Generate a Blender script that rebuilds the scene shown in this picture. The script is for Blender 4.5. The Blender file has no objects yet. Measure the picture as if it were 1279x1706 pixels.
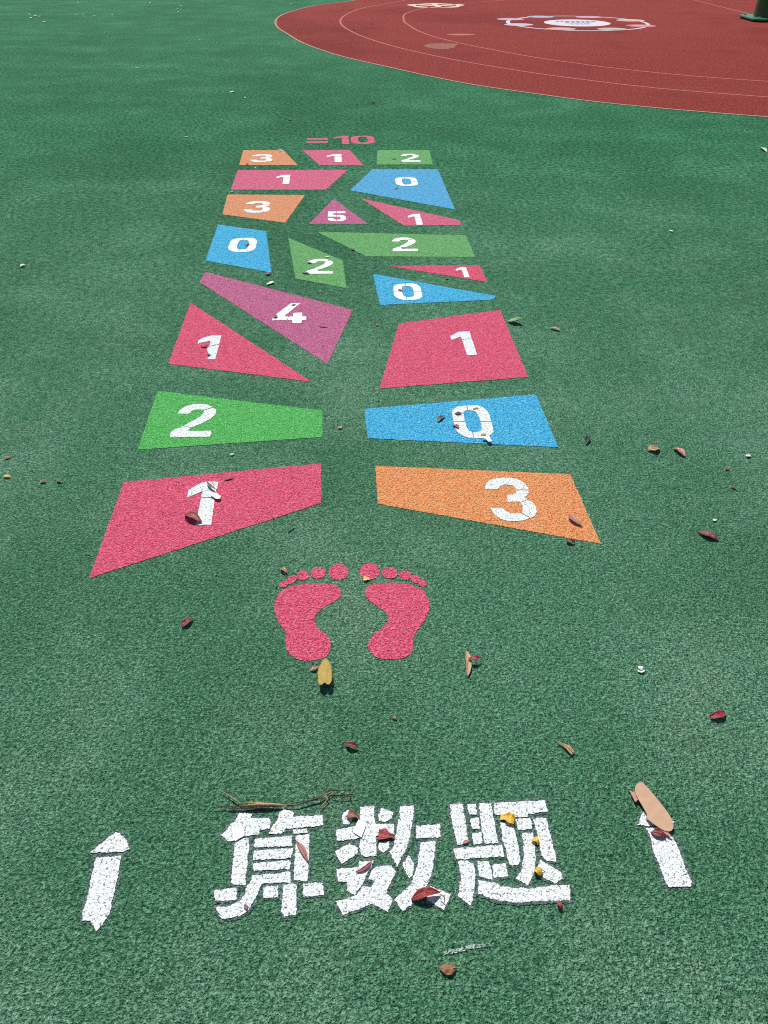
import bpy, bmesh, math, random
from mathutils import Vector, noise
R = math.radians
sc = bpy.context.scene
COL = sc.collection

# ---------------------------------------------------------------- camera
CAM_H, PITCH, FOC = 1.5, R(38.6), 1232.0          # metres, down tilt, focal length in photo pixels
cd = bpy.data.cameras.new('camera'); cam = bpy.data.objects.new('camera', cd); COL.objects.link(cam)
cd.sensor_fit = 'VERTICAL'; cd.sensor_height = 36.0; cd.lens = 36.0 * FOC / 1706.0
cd.clip_start = 0.05; cd.clip_end = 2000
cam.location = (0, 0, CAM_H); cam.rotation_euler = (math.pi / 2 - PITCH, 0, 0)
sc.camera = cam
sc.cycles.use_denoising = False; sc.cycles.filter_width = 1.05

# ---------------------------------------------------------------- light
SUN_EL, SUN_AZ = R(58), R(-19)                    # azimuth clockwise from +Y
w = bpy.data.worlds.new('World'); sc.world = w; w.use_nodes = True
nt = w.node_tree; bg = nt.nodes['Background']
sky = nt.nodes.new('ShaderNodeTexSky'); sky.sky_type = 'NISHITA'; sky.sun_disc = False
sky.sun_elevation = SUN_EL; sky.sun_rotation = SUN_AZ
nt.links.new(sky.outputs[0], bg.inputs[0]); bg.inputs[1].default_value = 0.08
sd = bpy.data.lights.new('sun', 'SUN'); sd.energy = 5.0; sd.angle = R(0.53); sd.color = (1.0, 0.965, 0.92)
so = bpy.data.objects.new('sun', sd); COL.objects.link(so)
to_sun = Vector((math.sin(SUN_AZ) * math.cos(SUN_EL), math.cos(SUN_AZ) * math.cos(SUN_EL), math.sin(SUN_EL)))
so.rotation_euler = to_sun.to_track_quat('Z', 'Y').to_euler(); so.location = to_sun * 30
vs = sc.view_settings; vs.view_transform = 'Standard'; vs.look = 'None'; vs.exposure = 0.0; vs.gamma = 1.0; vs.use_curve_mapping = False

# ---------------------------------------------------------------- helpers
def at(px, py, z=0.0):
    """survey helper: where the photo's sight line meets the level z"""
    u = (px - 639.5) / FOC; v = (853 - py) / FOC
    d = Vector((u, math.cos(PITCH) + v * math.sin(PITCH), -math.sin(PITCH) + v * math.cos(PITCH)))
    t = (z - CAM_H) / d.z
    return Vector((d.x * t, d.y * t, z))
def mpp(px, py):
    """metres per photo pixel, sideways, on the ground there"""
    return (at(px + 1, py) - at(px, py)).length
def tag(o, label=None, cat=None, group=None, kind=None):
    if label: o['label'] = label
    if cat: o['category'] = cat
    if group: o['group'] = group
    if kind: o['kind'] = kind
    return o
def empty(name, loc, label, cat, group=None):
    o = bpy.data.objects.new(name, None); COL.objects.link(o); o.location = loc; o.empty_display_size = .05
    return tag(o, label, cat, group)
def mesh(name, verts, faces, mat, parent=None, origin=None, smooth=False):
    O = Vector(origin) if origin is not None else (parent.matrix_local.translation.copy() if parent else Vector())
    if parent is not None:
        O = Vector(parent['_o']) if '_o' in parent else Vector(parent.location)
    me = bpy.data.meshes.new(name)
    me.from_pydata([tuple(Vector(v) - O) for v in verts], [], faces); me.update()
    me.materials.append(mat)
    if smooth:
        for p in me.polygons: p.use_smooth = True
    o = bpy.data.objects.new(name, me); COL.objects.link(o)
    if parent is not None:
        o.parent = parent
    else:
        o.location = O
    return o
rnd = random.Random(7)

# ---------------------------------------------------------------- materials
def lin(c): c = c / 255.0; return c / 12.92 if c <= .04045 else ((c + .055) / 1.055) ** 2.4
KEXP = 1.46
def alb(r, g, b, k=KEXP): return (lin(r) / k, lin(g) / k, lin(b) / k, 1)
class NT:
    def __init__(s, name):
        m = s.m = bpy.data.materials.new(name); m.use_nodes = True; s.t = m.node_tree
        s.b = s.t.nodes['Principled BSDF']
    def n(s, typ, **kw):
        nd = s.t.nodes.new(typ)
        for k, v in kw.items():
            if k in ('inp',):
                for kk, vv in v.items(): nd.inputs[kk].default_value = vv
            else: setattr(nd, k, v)
        return nd
    def l(s, a, b): s.t.links.new(a, b)
    def pos(s):
        if not hasattr(s, '_p'): s._p = s.n('ShaderNodeNewGeometry').outputs['Position']
        return s._p
    def noise(s, scale, detail=2, rough=.5, vec=None):
        nd = s.n('ShaderNodeTexNoise', noise_dimensions='2D', inp={'Scale': scale, 'Detail': detail, 'Roughness': rough}); s.l(vec or s.pos(), nd.inputs['Vector']); return nd.outputs['Fac']
    def math(s, op, a, b=None, clamp=False):
        nd = s.n('ShaderNodeMath', operation=op, use_clamp=clamp)
        for i, x in enumerate((a, b)):
            if x is None: continue
            if hasattr(x, 'links'): s.l(x, nd.inputs[i])
            else: nd.inputs[i].default_value = x
        return nd.outputs[0]
    def rng(s, v, a, b, c=0., d=1.):
        nd = s.n('ShaderNodeMapRange', inp={'From Min': a, 'From Max': b, 'To Min': c, 'To Max': d}); s.l(v, nd.inputs[0]); return nd.outputs[0]
    def mix(s, f, a, b, mode='MIX'):
        nd = s.n('ShaderNodeMix', data_type='RGBA', blend_type=mode)
        for i, x in ((0, f), (6, a), (7, b)):
            if hasattr(x, 'links'): s.l(x, nd.inputs[i])
            else: nd.inputs[i].default_value = x
        return nd.outputs[2]

def granules(name, dark, mid, light, dust=None, dust_amt=.0, pits=None, pit_thr=.0, bump=1.0, patch=None, extra=None, relief=.0042, coarse=2.0):
    """wet-pour rubber crumb: small grains, each its own tint and crevice shade painted in, with real relief; all sheets share one world-space grain"""
    t = NT(name)
    vo = t.n('ShaderNodeTexVoronoi', voronoi_dimensions='2D', feature='F1', inp={'Scale': 245.0, 'Randomness': 1.0})
    wv = t.n('ShaderNodeVectorMath', operation='MULTIPLY_ADD'); wn = t.n('ShaderNodeTexNoise', noise_dimensions='2D', inp={'Scale': 90.0, 'Detail': 1.0})
    t.l(t.pos(), wn.inputs['Vector']); t.l(wn.outputs['Color'], wv.inputs[0]); wv.inputs[1].default_value = (.012, .012, 0); t.l(t.pos(), wv.inputs[2]); t.l(wv.outputs[0], vo.inputs['Vector'])
    n1 = t.noise(265, 2, .6); n2 = t.noise(128, 2, .5); n3 = t.noise(30, 3, .6)
    sep = t.n('ShaderNodeSeparateColor'); t.l(vo.outputs['Color'], sep.inputs[0])
    g = t.math('ADD', t.math('MULTIPLY', sep.outputs[0], .32), t.math('MULTIPLY', n1, .85))
    g = t.math('ADD', g, t.math('MULTIPLY', n2, .75))
    if coarse:                                                       # coarse tint noise added, growing with distance along world Y
        sx = t.n('ShaderNodeSeparateXYZ'); t.l(t.pos(), sx.inputs[0])
        cg = t.math('MULTIPLY', t.math('SUBTRACT', t.noise(34, 5, .75), .5), t.rng(sx.outputs[1], 1.5, 7.0, .25, coarse))
        g = t.math('ADD', g, cg)
    a = t.rng(g, .57, .95); b = t.rng(g, .95, 1.33)  # low relief noise picks the dark tint: crevice shade put into the colour
    c = t.mix(a, dark, mid); c = t.mix(b, c, light)
    if patch:                                                        # broad colour drift between batches of crumb
        pf = t.rng(t.noise(.55, 4, .6), .42, .62)
        c = t.mix(t.math('MULTIPLY', pf, patch[1]), c, t.mix(1.0, c, patch[0], 'MULTIPLY'))
    if dust:
        d = t.math('MULTIPLY', t.rng(t.noise(1.7, 5, .62), .44, .68), dust_amt)
        c = t.mix(d, c, t.mix(1.0, c, dust, 'MULTIPLY'))
    if extra: c = extra(t, c, g)
    if pits is not None:                                             # paint misses the hollows between the grains
        pf = t.rng(t.math('ADD', t.math('MULTIPLY', n1, .7), t.math('MULTIPLY', n2, .4)), pit_thr, pit_thr + .045, 1., 0.)
        c = t.mix(pf, c, pits)
    t.l(c, t.b.inputs['Base Color'])
    t.b.inputs['Roughness'].default_value = .86; t.b.inputs['Specular IOR Level'].default_value = .1
    h = t.math('ADD', t.math('MULTIPLY', t.math('SUBTRACT', 1.0, vo.outputs['Distance']), .7), t.math('MULTIPLY', n1, 1.5))
    h = t.math('ADD', h, t.math('MULTIPLY', n2, 2.0)); h = t.math('ADD', h, t.math('MULTIPLY', n3, .7))
    bp = t.n('ShaderNodeBump', inp={'Strength': bump, 'Distance': relief}); t.l(h, bp.inputs['Height']); t.l(bp.outputs[0], t.b.inputs['Normal'])
    return t.m

def ground_extra(t, c, g):
    # mossy / brownish stains and a few wandering pale scuffs; longer wear streaks further out
    m = t.math('MULTIPLY', t.rng(t.noise(3.1, 4, .65), .54, .72), .16)
    c = t.mix(m, c, t.mix(1.0, c, (1.5, .85, .75, 1), 'MULTIPLY'))
    mp = t.n('ShaderNodeMapping', inp={'Scale': (.35, 1.1, 1.0), 'Rotation': (0, 0, .12)}); t.l(t.pos(), mp.inputs[0])
    s = t.math('MULTIPLY', t.rng(t.noise(.9, 6, .68, mp.outputs[0]), .5, .72), .38)
    c = t.mix(s, c, t.mix(1.0, c, (1.6, 1.3, 1.42, 1), 'MULTIPLY'))
    # crumb colour goes darker and greener further out along world Y
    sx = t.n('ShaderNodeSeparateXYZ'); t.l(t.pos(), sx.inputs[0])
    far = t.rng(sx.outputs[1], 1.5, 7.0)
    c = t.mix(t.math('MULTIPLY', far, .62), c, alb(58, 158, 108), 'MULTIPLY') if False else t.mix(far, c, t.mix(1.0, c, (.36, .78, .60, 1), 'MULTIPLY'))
    return c
M = {}
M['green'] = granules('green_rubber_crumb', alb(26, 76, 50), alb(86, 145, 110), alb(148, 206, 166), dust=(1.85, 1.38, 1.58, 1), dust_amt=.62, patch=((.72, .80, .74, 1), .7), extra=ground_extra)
def red_extra(t, c, g):
    mp = t.n('ShaderNodeMapping', inp={'Scale': (.3, 1.0, 1.0), 'Rotation': (0, 0, -.1)}); t.l(t.pos(), mp.inputs[0])
    s = t.math('MULTIPLY', t.rng(t.noise(.8, 6, .68, mp.outputs[0]), .46, .72), .4)
    c = t.mix(s, c, alb(176, 84, 70))
    s = t.math('MULTIPLY', t.rng(t.noise(.33, 4, .6), .5, .65), .35)
    return t.mix(s, c, alb(122, 34, 32))
M['red'] = granules('red_rubber_crumb', alb(116, 36, 32), alb(172, 64, 58), alb(200, 98, 86), extra=red_extra)
def paint(name, dk, md, lt, **kw):
    kw.setdefault('coarse', .9); return granules(name, alb(*dk, 1.1), alb(*md, 1.12), alb(*lt, 1.2), **kw)
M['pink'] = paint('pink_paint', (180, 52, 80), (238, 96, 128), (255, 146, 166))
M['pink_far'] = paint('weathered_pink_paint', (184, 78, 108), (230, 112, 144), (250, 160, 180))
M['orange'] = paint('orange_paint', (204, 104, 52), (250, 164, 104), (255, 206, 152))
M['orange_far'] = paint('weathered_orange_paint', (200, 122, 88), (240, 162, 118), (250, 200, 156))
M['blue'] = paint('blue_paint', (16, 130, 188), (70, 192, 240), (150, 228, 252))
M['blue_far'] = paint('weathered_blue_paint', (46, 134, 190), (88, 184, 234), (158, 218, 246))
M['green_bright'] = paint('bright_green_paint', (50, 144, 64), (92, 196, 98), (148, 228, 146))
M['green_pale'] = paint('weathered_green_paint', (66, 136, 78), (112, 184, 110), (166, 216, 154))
M['purple'] = paint('mauve_paint', (146, 66, 106), (206, 112, 152), (236, 160, 190))
M['white'] = granules('white_marking_paint', alb(205, 216, 212, 1.3), alb(246, 252, 250, 1.3), alb(255, 255, 255, 1.25), pits=alb(112, 132, 124), pit_thr=.412, bump=.55, coarse=0)
M['white_far'] = granules('white_numeral_paint', alb(222, 224, 222, 1.3), alb(246, 248, 247, 1.3), alb(255, 255, 255, 1.25), pits=alb(130, 120, 124), pit_thr=.385, bump=.35, coarse=0)
M['overspray'] = paint('grey_green_overspray', (50, 76, 66), (98, 126, 114), (146, 170, 160))
M['cream_line'] = paint('cream_line_paint', (140, 104, 88), (178, 140, 120), (200, 170, 150), bump=.5)
M['pink_line'] = paint('faded_line_paint', (160, 84, 76), (192, 112, 102), (214, 146, 134), bump=.5)

def simple(name, col, rough=.6, var=.25, scale=120, metal=0, bump=0.0, spots=None):
    t = NT(name)
    n = t.noise(scale, 4, .6)
    dk = tuple(x * (1 - var) for x in col[:3]) + (1,); lt = tuple(min(1, x * (1 + var)) for x in col[:3]) + (1,)
    c = t.mix(t.rng(n, .35, .65), dk, lt)
    if spots:
        c = t.mix(t.rng(t.noise(scale * 3.2, 2, .5), .60, .68), c, spots)
    t.l(c, t.b.inputs['Base Color']); t.b.inputs['Roughness'].default_value = rough; t.b.inputs['Metallic'].default_value = metal
    if bump:
        bp = t.n('ShaderNodeBump', inp={'Strength': bump, 'Distance': .001}); t.l(t.noise(scale * 2.5, 3, .6), bp.inputs['Height']); t.l(bp.outputs[0], t.b.inputs['Normal'])
    return t.m
L = {}
for k, c, sp in (('yellow', (190, 158, 60), (120, 96, 24)), ('bright', (248, 196, 48), (190, 130, 20)), ('red', (170, 40, 42), (90, 18, 20)), ('darkred', (136, 36, 46), (50, 10, 14)),
              ('crimson', (168, 34, 58), (90, 10, 30)), ('brown', (150, 100, 62), (80, 46, 26)), ('tan', (205, 160, 118), (140, 96, 66)), ('pinktan', (196, 132, 118), (130, 76, 66)),
              ('dark', (46, 34, 32), (20, 14, 12)), ('green', (120, 156, 84), (64, 104, 44)), ('olive', (96, 92, 62), (40, 44, 28)), ('white', (240, 246, 240), None), ('pale', (190, 222, 190), (150, 190, 150)),
              ('pink', (226, 120, 136), (170, 60, 84)), ('mauve', (140, 88, 104), (90, 50, 66)), ('blush', (240, 200, 190), (210, 150, 140)), ('redbrown', (164, 68, 62), (86, 30, 28))):
    L[k] = simple('leaf_' + k, alb(*c), .5, .28, 260, bump=.6, spots=alb(*sp) if sp else None)
M['post'] = simple('dark_green_post_paint', alb(12, 84, 46, 1.0), .28, .2, 9)
M['plate'] = simple('green_plate_paint', alb(48, 150, 104), .35, .2, 14)
M['steel'] = simple('galvanised_bolt', (.55, .57, .57, 1), .3, .15, 40, metal=1)
M['card'] = simple('tan_card', alb(214, 172, 138), .75, .05, 60, bump=.15)
M['card_edge'] = simple('pink_card', alb(208, 150, 128), .7, .06, 60)
M['tape'] = simple('white_tape', alb(252, 254, 252, 1.15), .5, .02, 60)
M['straw'] = simple('dry_straw', alb(168, 140, 92), .6, .3, 200)
M['twig'] = simple('brown_twig', alb(70, 56, 38), .8, .35, 220)

# ---------------------------------------------------------------- flat painted shapes
Z1, Z2, Z3 = .0016, .0032, .0048
def spline(pts, n=7):
    out = []; N = len(pts)
    for i in range(N):
        p0, p1, p2, p3 = (pts[(i + k - 1) % N] for k in range(4))
        for j in range(n):
            t = j / n
            out.append(tuple(.5 * (2 * p1[a] + (p2[a] - p0[a]) * t + (2 * p0[a] - 5 * p1[a] + 4 * p2[a] - p3[a]) * t * t + (3 * p1[a] - p0[a] - 3 * p2[a] + p3[a]) * t ** 3) for a in (0, 1)))
    return out
def ragged(P, z, step, amp):
    """resample a ground outline and let it wander by the size of the grains, as paint does on rubber crumb"""
    out = []; N = len(P)
    for i in range(N):
        a, b = P[i], P[(i + 1) % N]; d = b - a; L_ = d.length
        if L_ < 1e-6: continue
        k = max(1, int(L_ / step)); nx = Vector((-d.y, d.x, 0)) / L_
        for j in range(k):
            q = a + d * (j / k)
            s = q * 240; f = q * 60
            off = amp * (noise.noise((s.x, s.y, 3.1)) * 1.3 + noise.noise((f.x, f.y, 9.7)) * .9)
            q = q + nx * off; q.z = z; out.append(q)
    return out
def area(P): return sum(P[i].x * P[(i + 1) % len(P)].y - P[(i + 1) % len(P)].x * P[i].y for i in range(len(P)))
def sheet(name, polys, mat, z, parent=None, origin=None, amp=.0016, step=.0035, thick=.0010, world=False):
    """polys: list of photo-pixel outlines (or world outlines); one mesh of thin paint"""
    V, F = [], []
    for poly in polys:
        P = [Vector((q[0], q[1], z)) for q in poly] if world else [at(q[0], q[1], z) for q in poly]
        cy = sum(p.y for p in P) / len(P); st = step * max(1., cy / 2.5)
        if area(P) < 0: P.reverse()
        P = ragged(P, z, st, amp) if amp else P
        b = len(V); n = len(P)
        V += P; V += [Vector((p.x, p.y, z - thick)) for p in P]
        F.append(list(range(b, b + n)))
        F += [[b + i, b + n + i, b + n + (i + 1) % n, b + (i + 1) % n] for i in range(n)]
    return mesh(name, V, F, mat, parent, origin)
def cen(poly, z=0):
    P = [at(*q, z) for q in poly]; return sum(P, Vector()) / len(P)
def grow(poly, d):
    c = (sum(p[0] for p in poly) / len(poly), sum(p[1] for p in poly) / len(poly)); N = len(poly); out = []
    ar = sum(poly[i][0] * poly[(i + 1) % N][1] - poly[(i + 1) % N][0] * poly[i][1] for i in range(N)); sg = 1 if ar > 0 else -1
    for i in range(N):
        a, b, e = Vector(poly[i - 1]), Vector(poly[i]), Vector(poly[(i + 1) % N])
        n1 = Vector(((b - a).y, -(b - a).x)); n2 = Vector(((e - b).y, -(e - b).x))
        if n1.length < 1e-6 or n2.length < 1e-6: continue
        m = n1.normalized() + n2.normalized()
        if m.length < .35: m = n1.normalized()
        m.normalize(); out.append(tuple(b + m * d * sg))
    return out

# ---------------------------------------------------------------- the setting
gs = 400
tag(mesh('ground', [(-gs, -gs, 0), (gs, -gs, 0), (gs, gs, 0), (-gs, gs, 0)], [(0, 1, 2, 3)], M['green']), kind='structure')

def ring_path(cx, cy, pts, n=260):
    """circle fitted to the painted curve, keeping the small wobble the painters left"""
    P = [at(*q) for q in pts]; r = sum(math.hypot(p.x - cx, p.y - cy) for p in P) / len(P)
    A = sorted(((math.atan2(p.y - cy, p.x - cx)) % (2 * math.pi), math.hypot(p.x - cx, p.y - cy) - r) for p in P)
    A = [(A[0][0] - .5, 0)] + A + [(A[-1][0] + .5, 0)]
    out = []
    for i in range(n):
        a = 2 * math.pi * i / n; d = 0
        for (a0, d0), (a1, d1) in zip(A, A[1:]):
            if a0 <= a <= a1 and a1 > a0:
                s = (a - a0) / (a1 - a0); s = s * s * (3 - 2 * s); d = d0 + (d1 - d0) * s
        out.append((cx + (r + d) * math.cos(a), cy + (r + d) * math.sin(a)))
    for _ in range(3): out = [tuple((out[i - 1][k] + 2 * out[i][k] + out[(i + 1) % n][k]) / 4 for k in (0, 1)) for i in range(n)]
    return out
BP = [(640,110),(715,127),(790,142),(890,156),(990,170),(1070,178),(1140,184),(1279,195),(580,97),(525,80),(480,57),(462,46),(458,37),(465,27),(485,19),(525,9),(575,3),(595,0)]
AP = [(640,73),(690,86),(790,106),(940,129),(1090,147),(1279,162),(640,7),(610,12),(585,20),(570,29),(566,36),(572,45),(590,55)]
CP = [(710,13),(677,22),(672,34),(685,45),(715,59),(765,72),(815,82),(940,103),(1040,116),(1140,126),(1279,136),(769,6),(820,2)]
bnd = ring_path(8.096, 17.206, BP)
tag(sheet('court', [bnd], M['red'], Z1, world=True, amp=.004, step=.01), kind='structure')
def line_ring(name, path, wd, mat, label, z):
    n = len(path); V = []; F = []
    c = Vector((sum(p[0] for p in path) / n, sum(p[1] for p in path) / n, z))
    m = 6 * n
    for i in range(m):
        t = i / 6; k = int(t); s = t - k; a, b = path[k % n], path[(k + 1) % n]
        q = Vector((a[0] + (b[0] - a[0]) * s, a[1] + (b[1] - a[1]) * s, z)); r = (q - c); r.z = 0; r.normalize()
        for sg in (-1, 1):
            j = .0035 * noise.noise((q.x * 40, q.y * 40, sg * 5))
            V.append(q + r * (sg * wd / 2 + j))
    for i in range(m): F.append((2 * i, 2 * i + 1, (2 * i + 3) % (2 * m), (2 * i + 2) % (2 * m)))
    return tag(mesh(name, V, F, mat, origin=c), label, 'painted line', 'curved lines of the red court')
line_ring('court_line', bnd, .036, M['cream_line'], 'cream edge line where the red court meets the green rubber', Z2)
line_ring('court_line', ring_path(8.326, 17.274, AP), .035, M['pink_line'], 'faded pink curved line nearer the edge of the red court', Z2)
line_ring('court_line', ring_path(7.549, 16.734, CP), .035, M['pink_line'], 'faded pink curved line further inside the red court', Z2)
def strip(px0, px1, wd, z):
    a, b = at(*px0, z), at(*px1, z); d = (b - a).normalized(); n = Vector((-d.y, d.x, 0)) * wd / 2
    return [(p.x, p.y) for p in (a - n, b - n, b + n, a + n)]
tag(sheet('court_line', [strip((1120, -9), (1300, 36), .035, Z2)], M['pink_line'], Z2, origin=at(1200, 12), world=True, amp=.003, step=.03), 'straight faded line running behind the dark green post', 'painted line')

# round emblem on the court ------------------------------------------------
EC = at(961, 38, Z2); ER = 1.30
def disc(c, rx, ry=None, n=40, rot=0): 
    ry = ry or rx
    return [(c[0] + rx * math.cos(2 * math.pi * i / n) * math.cos(rot) - ry * math.sin(2 * math.pi * i / n) * math.sin(rot), c[1] + rx * math.cos(2 * math.pi * i / n) * math.sin(rot) + ry * math.sin(2 * math.pi * i / n) * math.cos(rot)) for i in range(n)]
em = empty('court_emblem', (EC.x, EC.y, 0), 'round white emblem ringed by coloured discs, painted on the red court', 'painted emblem')
BR = .265
pw = simple('pale_emblem_paint', alb(226, 218, 226), .7, .08, 20)
V, F = [], []
for i in range(120):
    a = 2 * math.pi * i / 120
    for r in (ER - .035, ER + .035): V.append((EC.x + r * math.cos(a), EC.y + r * math.sin(a), Z2))
for i in range(120): F.append((2 * i, 2 * i + 1, (2 * i + 3) % 240, (2 * i + 2) % 240))
mesh('ring', V, F, pw, em)
sheet('centre_disc', [disc(EC, .62, .62)], pw, Z2, em, world=True, amp=.002, step=.02)
for px, py, c, cn in ((900, 28, (150, 172, 205), 'blue'), (981, 28.5, (206, 150, 170), 'rose'), (1050, 34, (226, 180, 160), 'peach'), (1068, 43, (214, 120, 130), 'coral'), (1020, 48.5, (190, 176, 160), 'sage'),
                      (934, 48, (222, 150, 130), 'orange'), (864, 41, (206, 188, 204), 'lilac'), (850, 32, (196, 160, 186), 'violet')):
    q = at(px, py, Z2)
    b = sheet('badge', [disc(q, .27, .22, 24)], simple(cn + '_badge_paint', alb(*c), .7, .12, 18), Z3, em, world=True, amp=.004, step=.02); b['label'] = cn + ' disc on the ring'
    sheet('badge_bar', [[(q.x - .16, q.y - .02), (q.x + .16, q.y - .02), (q.x + .16, q.y + .03), (q.x - .16, q.y + .03)]], pw, .0064, em, world=True, amp=.006, step=.03)
scr = []
rs = random.Random(3)
for row, (y0, h, x0, x1) in enumerate(((.16, .10, -.36, .34), (-.06, .14, -.22, .20), (-.26, .10, -.16, .2))):
    x = x0
    while x < x1:
        wch = rs.uniform(.05, .09)
        for k in range(3):
            yy = y0 + k * h / 2.2; scr.append([(EC.x + x, EC.y + yy), (EC.x + x + wch, EC.y + yy + rs.uniform(-.01, .01)), (EC.x + x + wch, EC.y + yy + .022), (EC.x + x, EC.y + yy + .022)])
        xm = x + rs.uniform(.01, wch - .03); scr.append([(EC.x + xm, EC.y + y0 - .01), (EC.x + xm + .02, EC.y + y0 - .01), (EC.x + xm + .02, EC.y + y0 + h), (EC.x + xm, EC.y + y0 + h)])
        x += wch + .03
ink = simple('grey_emblem_ink', alb(160, 144, 172), .7, .1, 30)
for k in range(0, len(scr), 4): sheet('letter', scr[k:k + 4], ink, Z3, em, world=True, amp=0)

# far pale emblem -----------------------------------------------------------
FC = at(726, 9, Z2)
fe = empty('court_emblem', (FC.x, FC.y, 0), 'small cream ring emblem with crossing bars at the far end of the red court', 'painted emblem')
cream = simple('cream_emblem_paint', alb(238, 208, 190), .7, .08, 20)
V, F = [], []
for i in range(80):
    a = 2 * math.pi * i / 80
    for k, r in enumerate((.42, .56 + .05 * math.sin(5 * a))): V.append((FC.x + .0 + r * 1.12 * math.cos(a), FC.y + r * math.sin(a), Z2))
for i in range(80): F.append((2 * i, 2 * i + 1, (2 * i + 3) % 160, (2 * i + 2) % 160))
mesh('ring', V, F, cream, fe)
bars = []
for a in (R(28), R(152), R(95)):
    c_, s_ = math.cos(a), math.sin(a); l_, h_ = .46, .07
    bars.append([(FC.x + x * c_ - y * s_, FC.y + x * s_ + y * c_) for x, y in ((-l_, -h_), (l_, -h_), (l_, h_), (-l_, h_))])
for k, b in enumerate(bars): sheet('bar', [b], cream, Z3 + k * .002, fe, world=True, amp=.003, step=.03)

# worn patches on the court --------------------------------------------------
tag(sheet('worn_patch', [spline([(706, 76), (716, 73), (735, 72), (752, 72.5), (763, 73), (758, 76), (757, 79), (745, 81.5), (728, 81.5), (714, 79.5)], 5)], paint('grey_brown_wear', (130, 74, 66), (170, 112, 100), (190, 140, 126)), Z2, origin=at(738, 77), amp=.012, step=.02),
    'larger grey brown worn patch between the two faded curves', 'worn patch')
tag(sheet('worn_patch', [spline([(744, 57.3), (756, 56.2), (776, 56.2), (792, 57.4), (780, 58.6), (762, 58.9)], 5)], paint('pink_wear', (170, 100, 90), (196, 130, 118), (214, 156, 142)), Z2, origin=at(768, 57), amp=.008, step=.02),
    'thin pinkish worn patch just inside the inner faded curve', 'worn patch')

# ---------------------------------------------------------------- post with base plate
PB = at(1283, 41)
PB = Vector((at(1253, 33).x + .31, at(1253, 33).y - .05, 0))
post = empty('court_post', PB, 'dark green round steel post on a bolted base plate, cut by the right edge', 'post')
V, F = [], []
n = 48; prof = [(.31, .030), (.31, .16), (.305, 1.2), (.295, 3.6), (.27, 3.66), (.0, 3.70)]
for r, z in prof:
    for i in range(n):
        a = 2 * math.pi * i / n; V.append((PB.x + max(r, .001) * math.cos(a), PB.y + max(r, .001) * math.sin(a), z))
for k in range(len(prof) - 1):
    for i in range(n): F.append((k * n + i, k * n + (i + 1) % n, (k + 1) * n + (i + 1) % n, (k + 1) * n + i))
mesh('pole', V, F, M['post'], post, smooth=True)
def prism(name, pts, z0, z1, mat, parent, bev=.004):
    bm = bmesh.new(); b = [bm.verts.new((p[0] - PB.x, p[1] - PB.y, z0)) for p in pts]; t = [bm.verts.new((p[0] - PB.x, p[1] - PB.y, z1)) for p in pts]
    n = len(pts); bm.faces.new(t); bm.faces.new(b[::-1])
    for i in range(n): bm.faces.new((b[i], b[(i + 1) % n], t[(i + 1) % n], t[i]))
    bmesh.ops.recalc_face_normals(bm, faces=bm.faces)
    if bev: bmesh.ops.bevel(bm, geom=[e for e in bm.edges], offset=bev, segments=2, affect='EDGES')
    me = bpy.data.meshes.new(name); bm.to_mesh(me); bm.free(); me.materials.append(mat)
    o = bpy.data.objects.new(name, me); COL.objects.link(o); o.parent = parent; return o
hs = .47; ch = .10
def octo(h, c): return [(PB.x + x, PB.y + y) for x, y in ((-h + c, -h), (h - c, -h), (h, -h + c), (h, h - c), (h - c, h), (-h + c, h), (-h, h - c), (-h, -h + c))]
prism('base_plate', octo(hs, ch), 0.03, .055, M['plate'], post)
prism('grout_pad', octo(hs - .03, ch), 0.0, .029, simple('dark_grout', (.03, .035, .03, 1), .9, .2, 60), post)
for a in range(4):
    ang = R(45 + 90 * a); cx, cy = PB.x + .50 * math.cos(ang), PB.y + .50 * math.sin(ang)
    b = prism('bolt', [(cx + .028 * math.cos(k * math.pi / 3), cy + .028 * math.sin(k * math.pi / 3)) for k in range(6)], .0555, .082, M['steel'], post, .003)
# ---------------------------------------------------------------- numerals (traced stencil pieces)
def off(pieces, s, x0, y0): return [[(x0 + x / s, y0 + y / s) for x, y in P] for P in pieces]
T2 = off([[(330,372),(370,300),(450,240),(560,195),(700,170),(850,163),(970,180),(1080,232),(990,258),(900,288),(860,285),(780,283),(690,283),(620,320),(590,360),(555,372)],
          [(912,296),(1090,248),(1140,280),(1152,320),(1135,380),(1080,440),(1000,495),(850,575),(700,640),(625,664),(560,650),(465,630),(600,550),(720,490),(840,410),(885,350),(888,312)],
          [(440,640),(560,662),(612,678),(548,735),(700,742),(1035,735),(1048,790),(1010,864),(600,868),(165,870),(170,780),(240,720),(340,680)]], 12.79, 270, 660)
T3 = off([[(195,375),(200,280),(260,220),(380,180),(520,168),(680,172),(800,205),(900,270),(950,340),(962,380),(740,376),(725,340),(680,310),(590,290),(530,290),(450,325),(415,375)],
          [(742,390),(962,394),(965,440),(930,490),(890,515),(945,548),(840,598),(760,592),(690,592),(605,602),(575,475),(690,465),(745,430)],
          [(825,608),(960,562),(1030,600),(1090,680),(1110,770),(1070,850),(1005,880),(845,792),(860,740),(858,680)],
          [(278,705),(510,708),(560,765),(640,795),(740,800),(830,800),(985,885),(900,922),(740,942),(600,937),(470,900),(370,830)]], 10.66, 790, 780)
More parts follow.
